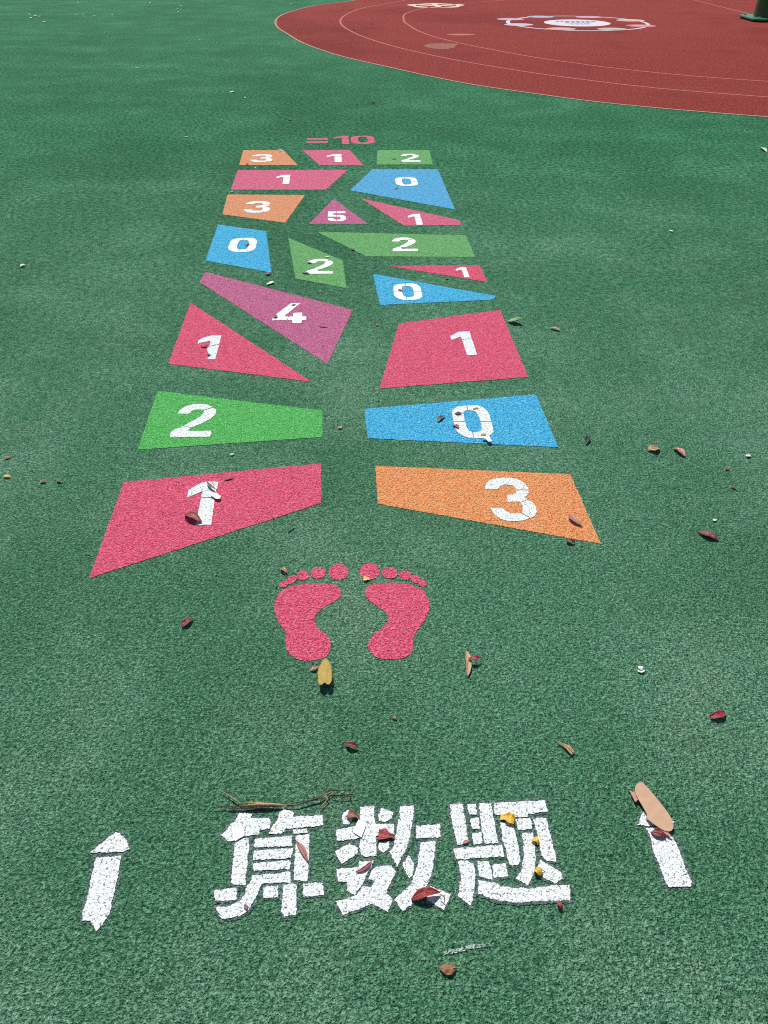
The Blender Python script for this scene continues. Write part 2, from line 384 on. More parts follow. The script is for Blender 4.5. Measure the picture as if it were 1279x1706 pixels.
T0 = off([[(345,290),(370,230),(450,185),(612,165),(618,245),(570,262),(555,300),(565,370),(580,446),(378,446)],
          [(630,165),(700,157),(800,162),(900,195),(975,260),(1020,350),(1040,446),(852,446),(830,370),(790,290),(730,255),(632,248)],
          [(380,456),(585,456),(605,540),(650,610),(708,640),(730,747),(650,738),(560,710),(450,640),(400,560)],
          [(856,456),(1045,456),(1080,560),(1085,630),(1050,680),(960,725),(860,745),(744,748),(722,642),(800,635),(860,622),(882,580),(872,520)]], 10.66, 720, 660)
T1 = off([[(180,360),(300,300),(440,230),(770,215),(800,320),(828,436),(533,458),(510,380),(420,405),(225,478),(205,460)],
          [(540,470),(835,450),(870,520),(920,680),(985,900),(985,940),(690,942),(640,780),(590,620)]], 18.27, 740, 540)
T4 = off([[(140,570),(155,510),(220,460),(320,380),(450,285),(480,268),(650,262),(560,330),(440,430),(350,498),(428,503),(402,566),(300,568)],
          [(438,505),(510,500),(515,440),(672,430),(678,500),(750,500),(745,562),(670,568),(660,620),(500,622),(497,568),(412,568)]], 10.66, 440, 480)
T1b = off([[(305,525),(330,430),(430,370),(560,330),(700,300),(935,295),(905,420),(880,535),(760,545),(610,590),(640,520),(645,470),(610,440),(540,465),(400,490)],
           [(585,605),(700,580),(878,548),(860,620),(820,760),(775,935),(620,935),(555,915),(650,830),(590,770),(545,700)]], 16, 310, 540)
T1c = off([[(230,520),(245,400),(330,340),(500,250),(600,235),(660,240),(720,330),(750,430),(715,512),(475,522),(480,480),(510,400),(400,450)],
           [(680,232),(785,245),(765,345),(740,380),(705,300)],
           [(475,535),(725,530),(700,690),(655,1005),(390,1005),(410,850),(440,700)]], 10.66, 290, 780)
G5 = [[(.04,1),(.46,1),(.46,.80),(.32,.80),(.31,.64),(.46,.64),(.46,.46),(.02,.45)], [(.49,1),(.95,1),(.95,.80),(.49,.80)],
      [(.49,.64),(.72,.64),(.9,.56),(1,.36),(.95,.15),(.75,0),(.49,0),(.49,.17),(.62,.18),(.72,.33),(.62,.46),(.49,.46)], [(.46,0),(.25,0),(.06,.1),(0,.32),(.3,.32),(.36,.18),(.46,.17)]]
def lean(xc, yb): return (550 - xc) / (yb + 130)
def norm(P, box):
    xl, xr, yt, yb = box; h = yb - yt; xc = (xl + xr) / 2; k = lean(xc, yb); sh = abs(k) * h; w_ = (xr - xl) - sh; x0 = xl if k > 0 else xl + sh
    return [[((x - x0 - k * (yb - y)) / w_, (yb - y) / h) for x, y in q] for q in P]
def bbox(P): xs = [x for q in P for x, y in q]; ys = [y for q in P for x, y in q]; return (min(xs), max(xs), min(ys), max(ys))
GL = {'1': norm(T1, bbox(T1)), '2': norm(T2, bbox(T2)), '3': norm(T3, bbox(T3)), '0': norm(T0, bbox(T0)), '5': G5}
def put(g, box):
    xl, xr, yt, yb = box; h = yb - yt; k = lean((xl + xr) / 2, yb); sh = abs(k) * h; w_ = (xr - xl) - sh; x0 = xl if k > 0 else xl + sh
    return [[(x0 + u * w_ + k * v * h, yb - v * h) for u, v in q] for q in GL[g]]

GRP = 'coloured number tiles of the hopscotch path'
tiles = [
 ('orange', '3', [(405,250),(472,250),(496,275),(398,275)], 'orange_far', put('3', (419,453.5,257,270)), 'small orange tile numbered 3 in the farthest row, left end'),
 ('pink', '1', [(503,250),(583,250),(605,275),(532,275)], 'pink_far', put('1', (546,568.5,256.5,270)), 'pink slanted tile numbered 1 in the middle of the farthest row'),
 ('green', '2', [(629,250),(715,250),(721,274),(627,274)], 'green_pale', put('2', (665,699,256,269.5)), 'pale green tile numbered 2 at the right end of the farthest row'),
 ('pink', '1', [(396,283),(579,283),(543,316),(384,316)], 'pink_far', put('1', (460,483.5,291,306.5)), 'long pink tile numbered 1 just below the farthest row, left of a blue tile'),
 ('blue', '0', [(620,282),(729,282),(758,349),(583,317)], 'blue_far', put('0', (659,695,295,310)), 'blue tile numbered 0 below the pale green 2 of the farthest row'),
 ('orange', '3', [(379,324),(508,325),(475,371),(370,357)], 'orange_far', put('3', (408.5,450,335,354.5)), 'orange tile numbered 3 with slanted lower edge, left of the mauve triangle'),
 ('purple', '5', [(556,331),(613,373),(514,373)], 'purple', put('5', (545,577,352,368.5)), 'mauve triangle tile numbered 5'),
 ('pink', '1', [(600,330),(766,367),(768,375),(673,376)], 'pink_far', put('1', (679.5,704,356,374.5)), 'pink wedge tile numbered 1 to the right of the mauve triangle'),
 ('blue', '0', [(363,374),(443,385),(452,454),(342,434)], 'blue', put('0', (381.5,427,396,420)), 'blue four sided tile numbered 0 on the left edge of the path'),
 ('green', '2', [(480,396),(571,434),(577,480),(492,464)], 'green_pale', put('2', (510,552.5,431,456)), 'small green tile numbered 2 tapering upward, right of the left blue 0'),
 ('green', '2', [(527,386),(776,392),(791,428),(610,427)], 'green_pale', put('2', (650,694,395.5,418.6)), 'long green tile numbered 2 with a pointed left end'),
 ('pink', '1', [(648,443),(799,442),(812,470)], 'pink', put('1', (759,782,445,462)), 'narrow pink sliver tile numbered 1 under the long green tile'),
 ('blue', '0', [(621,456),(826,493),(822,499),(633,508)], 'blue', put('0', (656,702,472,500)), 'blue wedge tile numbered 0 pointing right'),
 ('purple', '4', [(342,453),(588,516),(545,606),(332,470)], 'purple', T4, 'long mauve tile numbered 4 slanting across the left half'),
 ('pink', '1', [(317,504),(519,636),(280,606)], 'pink', T1b, 'pink triangle tile numbered 1 below the long mauve tile'),
 ('pink', '1', [(664,539),(833,516),(880,628),(632,647)], 'pink', T1, 'large pink four sided tile numbered 1 on the right, above the nearest blue tile'),
 ('green', '2', [(262,651),(537,684),(537,728),(229,749)], 'green_bright', T2, 'bright green tile numbered 2, left in the second nearest row'),
 ('blue', '0', [(607,681),(893,657),(930,745),(612,730)], 'blue', T0, 'blue tile numbered 0, right in the second nearest row, its zero with a loose tail'),
 ('pink', '1', [(206,803),(535,772),(535,838),(148,963)], 'pink', T1c, 'large pink tile numbered 1 at the near left end of the path'),
 ('orange', '3', [(625,776),(950,790),(1001,906),(629,839)], 'orange', T3, 'large orange tile numbered 3 at the near right end of the path'),
]
cn = {'1': 'one', '2': 'two', '3': 'three', '0': 'zero', '4': 'four', '5': 'five'}
for colname, num, poly, mk, glyph, label in tiles:
    c = cen(poly); t = empty('number_tile', (c.x, c.y, 0), label, 'painted tile', GRP)
    sheet('paint_field', [poly], M[mk], Z1, t)
    near = c.y < 3.2
    sheet('numeral', glyph, M['white'] if near else M['white_far'], Z2, t, amp=.0009)
    if label.endswith('loose tail'):
        q = [(860,735),(900,712),(1005,690),(1030,745),(1065,790),(1050,800),(1000,808),(940,752)]
        P = off([q], 10.66, 720, 660)[0]
        o = sheet('tape_tail', [P], L['white'], .014, t, amp=0); o['label'] = 'loose white tail hanging off the zero'
    if 'near left end' in label:
        q = [(640,430),(745,435),(830,495),(800,545),(740,540),(650,480)]
        o = sheet('tape_tail', [off([q], 10.66, 290, 780)[0]], L['white'], .012, t, amp=0); o['label'] = 'loose white strip across the one'

# far "= 10"
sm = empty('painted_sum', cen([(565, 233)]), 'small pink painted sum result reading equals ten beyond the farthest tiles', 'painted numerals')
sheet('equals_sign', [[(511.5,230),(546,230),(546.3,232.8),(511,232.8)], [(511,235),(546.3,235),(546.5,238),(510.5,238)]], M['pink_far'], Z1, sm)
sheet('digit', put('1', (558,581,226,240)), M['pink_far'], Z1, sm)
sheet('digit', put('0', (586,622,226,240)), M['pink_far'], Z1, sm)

# ---------------------------------------------------------------- footprints
def fo(P): return [(440 + x / 4.41, 920 + y / 4.41) for x, y in P]
def ell(cx, cy, rx, ry, rot=0, n=14): return disc((cx, cy), rx, ry, n, rot)
soleL = [(75,390),(100,310),(180,255),(300,232),(420,228),(520,240),(562,285),(545,340),(480,380),(410,425),(370,480),(380,540),(440,595),(485,650),(480,730),(430,775),(330,795),(230,780),(170,725),(160,650),(150,570),(110,520),(80,450)]
soleR = [(745,290),(770,245),(850,228),(960,225),(1080,240),(1170,285),(1212,370),(1200,460),(1150,540),(1110,600),(1095,660),(1085,730),(1030,775),(940,787),(840,775),(780,730),(765,665),(800,610),(870,550),(912,490),(890,440),(820,390),(760,340)]
for sole, toes, lab in ((soleL, [(545,145,73,60,0), (395,152,56,42,-.1), (283,169,46,37,-.15), (200,200,44,28,-.6), (145,232,36,24,-.45)], 'left pink painted bare footprint, the yellow leaf at its heel'),
                        (soleR, [(775,140,73,61,0), (922,152,58,43,.1), (1035,168,45,36,.15), (1112,195,38,30,.4), (1163,228,31,27,.4)], 'right pink painted bare footprint')):
    c = cen(fo(sole)); f = empty('footprint', (c.x, c.y, 0), lab, 'painted footprint', 'pair of painted footprints')
    sheet('sole', [spline(fo(sole), 6)], M['pink'], Z1, f)
    for i, e in enumerate(toes): sheet('toe', [fo(ell(*e))], M['pink'], Z1 + .0004 * (i % 2), f)

# ---------------------------------------------------------------- painted characters and arrows
C1 = off([[(325,200),(455,220),(440,265),(625,262),(645,300),(630,370),(530,375),(525,425),(380,440),(355,460),(290,490),(215,495),(135,435),(190,390),(235,320),(285,290)],
 [(770,170),(885,200),(865,250),(1000,240),(1170,228),(1178,335),(1050,345),(960,358),(800,365),(760,415),(625,420),(650,360),(690,310),(715,270),(725,215)],
 [(870,375),(1010,365),(1018,408),(875,418)],
 [(285,470),(428,465),(425,560),(410,700),(395,830),(383,940),(270,942),(240,910),(255,800),(270,640)],
 [(485,470),(860,440),(860,545),(470,560)], [(475,590),(870,565),(865,600),(845,665),(465,685)], [(455,715),(850,690),(840,775),(470,795)],
 [(460,845),(845,805),(845,915),(600,920),(550,935),(500,1060),(440,1165),(400,1215),(330,1255),(150,1290),(110,1245),(125,1235),(85,1165),(220,1155),(330,1105),(385,1020),(400,955),(430,930)],
 [(895,440),(1035,425),(1030,650),(1018,900),(878,895),(885,700),(895,600)],
 [(65,1000),(305,965),(300,1085),(75,1105)], [(570,960),(718,950),(715,1060),(568,1070)], [(970,930),(1183,915),(1185,1045),(972,1053)],
 [(770,930),(910,925),(905,1150),(915,1185),(895,1245),(775,1255),(755,1190)]], 6.09, 345, 1320)
C2 = off([[(155,215),(215,178),(262,188),(275,240),(240,290),(210,328),(165,318),(150,260)],
 [(325,148),(475,138),(475,200),(490,320),(675,325),(680,420),(495,440),(498,640),(400,655),(350,635),(325,560),(335,440),(340,300)],
 [(95,375),(310,340),(333,460),(280,475),(105,487),(90,430)],
 [(545,155),(670,205),(650,260),(590,298),(525,290),(512,230)],
 [(75,600),(225,515),(295,550),(312,610),(150,728),(125,700)],
 [(520,510),(630,495),(632,560),(570,610),(515,575)],
 [(738,140),(885,135),(875,260),(850,380),(830,500),(800,590),(745,690),(705,755),(630,600),(680,540),(690,440),(710,350),(735,240)],
 [(900,335),(1140,325),(1155,455),(905,465)],
 [(90,775),(320,760),(325,700),(472,692),(380,870),(350,940),(275,1040),(190,1000),(210,975),(205,905),(110,905)],
 [(495,755),(640,740),(695,805),(650,910),(590,1020),(660,1080),(655,1130),(620,1215),(455,1130),(160,1243),(90,1105),(290,1050),(360,950),(450,960),(480,900),(420,880),(440,810)],
 [(825,630),(890,740),(865,840),(830,865),(760,735)],
 [(945,510),(1095,490),(1088,620),(1060,830),(1010,940),(970,1010),(870,1060),(850,1145),(765,1208),(680,1085),(780,1000),(850,930),(880,850),(925,680)],
 [(1050,955),(1255,1030),(1190,1190),(1060,1125),(1000,1075),(985,1010)]], 6.09, 545, 1320)
C3 = off([[(50,120),(175,110),(190,200),(205,300),(235,495),(125,505),(95,380),(65,230)],
 [(220,115),(305,112),(315,210),(238,210)], [(245,255),(335,245),(348,355),(265,360)], [(270,395),(365,385),(370,497),(285,502)],
 [(340,105),(455,103),(472,230),(488,290),(500,380),(520,485),(390,490),(365,370),(345,230)],
 [(482,100),(620,95),(975,75),(998,185),(810,205),(800,240),(685,240),(675,210),(492,215),(478,160)],
 [(90,545),(560,510),(575,620),(110,645)],
 [(545,290),(665,280),(690,400),(715,520),(740,670),(710,705),(630,712),(600,560),(565,450)],
 [(685,260),(825,250),(850,300),(850,355),(715,365)],
 [(750,400),(860,385),(880,480),(885,650),(860,800),(810,900),(695,830),(750,750),(770,600),(765,480)],
 [(860,255),(985,245),(1020,380),(1060,540),(1088,665),(990,668),(940,600),(900,400)],
 [(140,665),(230,665),(280,690),(300,820),(285,960),(270,1070),(250,1095),(140,1010),(155,830)],
 [(320,670),(435,668),(450,730),(468,850),(340,810)], [(458,700),(600,685),(612,815),(480,828)],
 [(930,655),(1130,770),(1150,830),(1070,880),(940,810),(890,740)],
 [(330,850),(480,870),(540,905),(700,925),(850,930),(1010,905),(1210,895),(1220,1045),(1000,1050),(700,1065),(500,1045),(330,980)]], 5.814, 740, 1320)
A1_ = off([[(455,128),(485,135),(530,180),(570,265),(520,290),(245,298),(300,245),(400,170)],
 [(298,340),(500,322),(485,400),(470,500),(440,640),(410,760),(385,830),(355,870),(295,940),(245,855),(178,855),(185,780),(235,620),(265,440)]], 4.919, 100, 1360)
A2_ = off([[(330,326),(350,330),(440,360),(568,408),(560,425),(420,436),(280,434),(300,390)],
 [(350,458),(440,448),(500,480),(548,525),(560,545),(600,620),(640,730),(696,870),(692,903),(515,906),(470,790),(400,610),(375,500)]], 4.584, 1000, 1280)
for P, lab, nm, cat, g in ((C1, 'first white painted Chinese character from the left, with ladder-like bars', 'painted_character', 'painted character', 'row of white painted characters'),
                     (C2, 'middle white painted Chinese character, a red leaf lying on it', 'painted_character', 'painted character', 'row of white painted characters'),
                     (C3, 'third white painted Chinese character, yellow leaf scraps on it', 'painted_character', 'painted character', 'row of white painted characters'),
                     (A1_, 'white painted arrow left of the characters', 'painted_arrow', 'painted arrow', 'white painted arrows'),
                     (A2_, 'white painted arrow right of the characters, its head under a tan card scrap', 'painted_arrow', 'painted arrow', 'white painted arrows')):
    allp = [q for p in P for q in p]; c = cen(allp)
    o = empty(nm, (c.x, c.y, 0), lab, cat, g)
    for k, p in enumerate(P):
        sheet('overspray', [grow(p, 5)], M['overspray'], .0006 + .00008 * k, o, amp=.0026, step=.003, thick=.0001)
    for k, p in enumerate(P):
        sheet('stroke' if nm == 'painted_character' else ('arrow_head' if k == 0 else 'arrow_shaft'), [p], M['white'], .0027 + .00015 * (k % 3), o, amp=.0018, step=.0022)
tag(sheet('paint_scuff', [[(739,1585),(752,1582),(765,1579),(778,1575),(795,1572.5),(816,1571.5),(817,1576.5),(800,1578.5),(784,1582),(770,1585.5),(756,1589),(740,1591)]],
          granules('thin_white_scuff', alb(120, 160, 140), alb(200, 225, 212), alb(235, 245, 240), pits=alb(70, 122, 96), pit_thr=.50), Z1, origin=at(778, 1580), amp=.0012, step=.003), 'thin white paint scuff on the green, in front of the characters', 'paint scuff')

# ---------------------------------------------------------------- litter
def tube(name, pts, rad, mat, parent=None, origin=None, sides=6):
    V, F = [], []; N = len(pts)
    for i, p in enumerate(pts):
        d = (pts[min(i + 1, N - 1)] - pts[max(i - 1, 0)]).normalized(); s = d.cross(Vector((0, 0, 1)))
        s = s.normalized() if s.length > 1e-4 else Vector((1, 0, 0)); u = s.cross(d)
        r = (rad[i] if isinstance(rad, (list, tuple)) else rad) * (1.5 if name in ('straw_blade', 'stem', 'side_shoot') else 1)
        for k in range(sides): a = 2 * math.pi * k / sides; V.append(p + s * r * math.cos(a) + u * r * math.sin(a))
    for i in range(N - 1):
        for k in range(sides): F.append((i * sides + k, i * sides + (k + 1) % sides, (i + 1) * sides + (k + 1) % sides, (i + 1) * sides + k))
    F.append(list(range(sides))[::-1]); F.append([(N - 1) * sides + k for k in range(sides)])
    return mesh(name, V, F, mat, parent, origin, smooth=True)

def blade(p0, p1, wpx, curl, arch, lift, seed, shape='leaf', z0=.005):
    """grid of a curled blade: cross section is an arc, spine bows up"""
    rr = random.Random(seed); a, b = at(*p0, z0), at(*p1, z0 + lift); b.z = z0; d = b - a; ln = d.length; d.normalize(); s = Vector((-d.y, d.x, 0))
    W = 1.25 * wpx * mpp((p0[0] + p1[0]) / 2, (p0[1] + p1[1]) / 2)
    # a blade lying along the view is foreshortened sideways less than lengthways; keep real width sane
    n = 14 if ln > .02 else 8; m = 8 if ln > .02 else 4; V = []; ph = rr.uniform(0, 6)
    bend = rr.uniform(-.12, .12) * ln * (shape != 'notched')
    for i in range(n + 1):
        t = i / n
        if shape == 'leaf': wd = W * max(.04, (math.sin(math.pi * min(1, t * .96 + .02)) ** .75) * (1.06 - .35 * t))
        elif shape == 'blunt': wd = W * max(.05, min(1, (1 - t) * 1.3) ** .8) * (1 - .12 * math.cos(9 * t))
        elif shape == 'chip': wd = W * (.75 + .25 * math.sin(3 + 5 * t + ph))
        elif shape == 'sliver': wd = W * max(.12, math.sin(math.pi * t) ** .6)
        elif shape == 'notched': wd = W * .84 * math.sin(math.pi * min(.60, .04 + t * .95)) ** .75
        wd *= 1 + (.03 if shape == 'notched' else .12) * noise.noise((t * 7 + seed * 3.3, 4.2, seed))
        sp = a + d * (ln * t) + s * (bend * math.sin(math.pi * t))
        hz = arch * math.sin(math.pi * t) + lift * t * t
        ca = .72 * curl * (.75 + .5 * t); rad = wd / max(.15, abs(ca))
        for j in range(m + 1):
            u = (j / m - .5); ang = u * ca if abs(ca) > .15 else u * .15
            x = rad * math.sin(ang); z = rad * (1 - math.cos(ang)) * (1 if curl >= 0 else -1)
            if curl < 0: z += rad * (1 - math.cos(.5 * abs(ca)))
            dl = -.09 * ln * max(0, 1 - abs(u) * 4.4) * t ** 6 - .13 * ln * (2 * abs(u)) ** 3 * t ** 5 if shape == 'notched' else 0
            x *= 1 + .05 * math.sin(11 * t + ph + (2 if u > 0 else 0)) * (abs(u) * 2) ** 3
            wq = min(wd, .022); wob = .13 * wq * noise.noise((t * 6 + seed, u * 4, 1.7)) + .04 * wq * noise.noise((t * 17 + seed, u * 9, 5.1))
            V.append(sp + d * dl + s * x + Vector((0, 0, z + hz + wob + .04 * wd * abs(math.sin(3 * t * n)) * (abs(u) > .4))))
    zmin = min(v.z for v in V)
    for v in V: v.z += z0 - zmin
    F = [(i * (m + 1) + j, i * (m + 1) + j + 1, (i + 1) * (m + 1) + j + 1, (i + 1) * (m + 1) + j) for i in range(n) for j in range(m)]
    spine = [V[i * (m + 1) + m // 2] + Vector((0, 0, .0006)) for i in range(n + 1)]
    return V, F, spine, W, ln
LG = {'leaf': 'fallen leaves scattered on the rubber', 'petal': 'white petals scattered on the rubber'}
seedc = [11]
def litter(p0, p1, wpx, col, label, curl=1.2, arch=.0, lift=.0, shape='leaf', stem=None, rib=None, name='fallen_leaf', cat='leaf', z0=.005, group='use'):
    seedc[0] += 1
    V, F, sp, W, ln = blade(p0, p1, wpx, curl, arch, lift, seedc[0], shape, z0)
    big = rib or stem
    g = LG.get('petal' if name == 'petal' else 'leaf') if group == 'use' else group
    if big:
        e = empty(name, sp[0], label, cat, g); b = mesh('blade', V, F, L[col], e, smooth=True)
        if rib: tube('midrib', sp, [max(.00035, .0008 * (1 - i / len(sp) * .6)) for i in range(len(sp))], L[rib], e, sides=5)
        if stem:
            q = at(*stem, z0 + .001); c0 = sp[0]; mid = (q + c0) / 2 + Vector((0, 0, .003)); tube('stalk', [c0, mid, q], [.0009, .0007, .0006], L[rib or 'redbrown'], e, sides=5)
    else:
        b = mesh(name, V, F, L[col], origin=sp[0], smooth=True); tag(b, label, cat, g)
    md = b.modifiers.new('thickness', 'SOLIDIFY'); md.thickness = .0003 if ln > .02 else .0005; md.offset = 0
    return b

# foreground
litter((685,1499),(733,1487),15,'red','glossy red curled leaf lying on the foot of the middle character',1.6,.012,.004,rib='pinktan')
tube('leaf_stalk', [at(733,1489,.017), at(740,1495,.018), at(741,1506,.010)], [.001,.0009,.0006], L['redbrown'], origin=at(738,1500)) and None
tag(bpy.data.objects['leaf_stalk'], 'thin arched stalk beside the glossy red leaf', 'leaf stalk')
litter((630,1391),(658,1396),16,'red','blunt torn red leaf half on the middle character, pointing right',1.1,.003,shape='blunt')
litter((493,1401),(513,1437),8,'pinktan','long narrow pinkish brown leaf on the right bar of the first character',1.3,.004,shape='leaf',stem=(487,1398),rib='redbrown')
litter((592,1453),(619,1435),5,'redbrown','reddish sliver of leaf on the lower left of the middle character',1.6,.002,shape='sliver')
litter((579,1356),(598,1362),13,'brown','small brown shrivelled leaf at the top left dot of the middle character',1.8,.002,shape='blunt')
litter((407,1507),(411,1516),6,'mauve','tiny mauve leaf scrap on the bottom sweep of the first character',1.0)
litter((833,1362),(857,1368),15,'bright','yellow leaf scrap at the top of the third character',.9,.004,shape='chip')
litter((888,1398),(897,1407),9,'bright','small yellow leaf scrap beside the right upright of the third character',1.0,.006,shape='chip')
litter((891,1447),(901,1460),13,'bright','yellow rounded leaf scrap near the right foot of the third character',1.5,.006,stem=(909,1452),rib='yellow')
litter((771,1405),(782,1400),5,'pinktan','tiny pinkish brown scrap on the left upright of the third character',1.5)
litter((928,1503),(938,1516),7,'red','small crumpled red leaf just under the third character',2.4,.006)
litter((760,1612),(731,1612),17,'brown','oval brown leaf with pale midrib near the bottom, below the white scuff',-1.0,.002,stem=(769,1614),rib='tan')
litter((1084,1387),(1109,1396),13,'darkred','dark red leaf on the right arrow below the tan card scrap',1.3,.004,rib='crimson')
litter((1207,1187),(1183,1195),11,'crimson','crumpled crimson leaf near the right edge above the tan card scrap',1.8,.005,shape='chip')
litter((955,1256),(927,1236),8,'tan','thin tan spindle shaped leaf right of centre, above the third character',1.6,.002,shape='blunt',rib='brown')
litter((777,1084),(779,1127),8,'tan','upright tan dry stalk scrap right of the footprints',1.5,.004,shape='sliver')
litter((780,1099),(801,1096),8,'crimson','pink red leaf touching the tan dry stalk scrap',1.6,.007,z0=.012)
litter((574,1240),(598,1246),10,'darkred','dark red curled leaf in the open green between footprints and characters',2.6,.006)
litter((653,1194),(661,1197),4,'brown','tiny brown speck of leaf below the right footprint',1.5)
yb = litter((542,1098),(541,1143),23,'yellow','big yellow leaf at the heel of the left footprint',-.7,.003,.017,rib='bright',shape='notched')
litter((515,1116),(531,1110),5,'pinktan','short pinkish stalk scrap poking out left of the big yellow leaf',2.0,.003,shape='sliver')
litter((303,1045),(321,1030),11,'darkred','dark red lens shaped leaf left of the footprints',1.8,.004,rib='redbrown')
litter((467,947),(478,955),8,'tan','small tan curled leaf above the little toe of the left footprint',2.4,.006,stem=(478,961),rib='brown')
litter((605,965),(616,965),8,'bright','tiny yellow scrap under the big toe of the right footprint',.8,shape='chip')
litter((478,883),(491,873),3,'dark','thin dark twig scrap above the left footprint',1.0,shape='sliver',z0=.012)
litter((947,857),(970,877),10,'pinktan','curled pinkish tan leaf on the large orange tile',1.6,.006,rib='redbrown')
litter((944,902),(957,904),8,'darkred','very dark crumpled leaf on the lower edge of the large orange tile',2.6,.004,shape='chip')
litter((1164,886),(1197,899),14,'darkred','large dark red leaf near the right edge, level with the orange tile',1.5,.004,rib='pinktan')
litter((1208,782),(1216,781),4,'red','tiny red leaf near the right edge, above another small red one',1.6)
litter((1217,810),(1228,814),5,'darkred','small dark red leaf near the right edge, below a tiny red one',1.6)
litter((1079,750),(1098,746),14,'tan','cupped tan leaf right of the nearest blue tile, left of a pair',1.9,.006,stem=(1097,738),rib='brown')
litter((1122,746),(1141,761),11,'pinktan','pinkish tan curled leaf right of the nearest blue tile, right of a pair',1.9,.005,rib='redbrown')
litter((980,727),(976,740),8,'dark','small dark curled leaf just right of the nearest blue tile',2.4,.004)
litter((6,764),(19,760),5,'redbrown','faint reddish brown leaf at the left edge above a yellow one',1.3)
litter((6,793),(17,794),6,'bright','small yellow leaf at the left edge',1.3)
litter((66,803),(77,801),6,'redbrown','small brown leaf left of the large pink tile, right of the yellow one',1.8)
litter((94,799),(104,803),5,'olive','small dark olive leaf left of the large pink tile',1.8)
litter((308,857),(336,871),15,'redbrown','large curled reddish leaf at the foot of the one on the near pink tile',2.2,.012,rib='pinktan')
litter((344,802),(359,815),4,'olive','narrow grey leaf strip over the top of the one on the near pink tile',1.4,shape='sliver',z0=.014)
litter((372,800),(390,795),4,'darkred','thin dark red sliver right of the one on the near pink tile',1.6,shape='sliver')
litter((323,850),(329,854),3,'darkred','tiny dark scrap above the large curled reddish leaf',1.5)
# on the second row and up
litter((729,703),(741,693),7,'olive','olive brown curled leaf left of the zero on the nearest blue tile',2.2,.004)
litter((757,689),(769,689),6,'mauve','small purple leaf on the upper left of the nearest zero',1.5,stem=(773,687),rib='dark')
litter((754,708),(764,714),7,'crimson','small crimson leaf on the left side of the nearest zero',1.8)
litter((788,681),(796,680),4,'yellow','tiny yellow scrap on the top of the nearest zero',.8,shape='chip')
litter((801,724),(809,724),4,'yellow','tiny ochre scrap on the bottom of the nearest zero',.8,shape='chip')
litter((563,713),(570,711),5,'pink','small pink scrap between the bright green and blue tiles',1.0)
litter((626,666),(633,667),2.5,'dark','tiny dark speck between the large pink and nearest blue tiles',1.0)
litter((846,535),(869,531),15,'green','cupped green leaf at the upper right corner of the large pink tile on the right',1.5,.0,.022,rib='pale')
litter((916,546),(934,551),6,'pinktan','pale pink curled leaf right of the green cupped leaf',1.8,.004)
litter((626,541),(632,541),4,'redbrown','tiny red brown scrap left of the large pink tile on the right',1.5)
litter((334,577),(347,576),6,'darkred','dark red leaf under the flag of the one on the pink triangle',1.8,.003)
litter((346,590),(350,593),4,'dark','tiny dark scrap at the foot of the one on the pink triangle',1.8)
litter((455,528),(462,528),7,'darkred','round dark red leaf on the corner of the painted four',1.6,shape='chip')
litter((485,509),(493,507),2.5,'dark','tiny dark twig scrap on the top of the painted four',1.0,shape='sliver')
litter((528,543),(546,545),3,'darkred','thin dark curved sliver right of the painted four',1.2,shape='sliver')
litter((442,458),(452,455),7,'darkred','dark red leaf at the lower corner of the left blue tile',2.0)
litter((408,409),(415,406),5,'darkred','dark red leaf inside the zero of the left blue tile',1.8)
litter((503,453),(515,456),5,'dark','black sliver of leaf at the foot of the two on the small green tile',1.2,shape='sliver')
litter((512,437),(519,439),4,'dark','tiny black leaf under the arc of the two on the small green tile',1.5)
litter((584,416),(591,415),5,'dark','dark leaf on the lower left edge of the long green tile',1.8)
litter((668,412),(674,414),3,'olive','tiny olive speck on the two of the long green tile',1.5)
litter((742,465),(747,462),4,'darkred','tiny dark red leaf below the narrow pink sliver tile',1.8)
litter((663,482),(671,485),4,'redbrown','tiny red brown leaf on the zero of the blue wedge tile',1.6)
litter((409,273),(414,273),4,'dark','tiny dark speck on the lower left of the farthest orange tile',1.5)
litter((652,265),(660,264),3.5,'olive','tiny dark leaf left of the two on the farthest green tile',1.5)
litter((656,315),(663,313),2,'dark','tiny dark line of leaf under the zero of the farthest blue tile',1.2,shape='sliver')
litter((479,199),(487,200),4.5,'dark','dark leaf on the open green beyond the farthest tiles',2.2)
litter((616,173),(625,171),3.5,'dark','dark thin leaf beyond the painted sum, towards the red court',2.2)
litter((1103,446),(1110,446),3,'dark','tiny black leaf in the open green right of the narrow pink sliver tile',1.5)
litter((1267,246),(1277,253),7,'pale','pale green folded leaf at the right edge below the red court',1.6,.004)
# petals and white bits
def petal(p0, p1, wpx, label, **kw): return litter(p0, p1, wpx, kw.pop('col', 'white'), label, kw.pop('curl', .8), shape=kw.pop('shape', 'leaf'), name='petal', cat='petal', z0=kw.pop('z0', .005), **kw)
petal((33,444),(43,442),6,'white petal in the open green at the left edge', arch=.006)
petal((1114,384),(1121,386),4,'white petal in the open green right of the long green tile')
petal((444,474),(456,470),6,'white strip between the left blue tile and the long mauve tile', shape='chip')
petal((541,428),(549,427),3,'tiny white petal above the two on the small green tile')
petal((463,250),(471,251),4,'tiny white petal on the corner of the farthest orange tile')
petal((423,280),(427,280),3,'tiny pale speck just under the farthest orange tile')
petal((384,319),(388,319),3,'tiny pale speck at the left end of the long far pink tile')
petal((383,758),(390,755),4,'tiny white petal below the bright green tile', col='pale')
petal((1242,760),(1250,758),6,'white petal near the right edge beside the tan leaves')
petal((1187,867),(1194,866),5,'tiny white petal above the large dark red leaf')
petal((1064,1110),(1069,1118),8,'white torn petal right of the footprints, upper half of it standing', arch=.004)
petal((1062,1118),(1074,1117),6,'small white petal scrap at the foot of the torn one')
petal((384,154),(390,152),6,'pale petal in the far green left of the court, larger of two', col='pale')
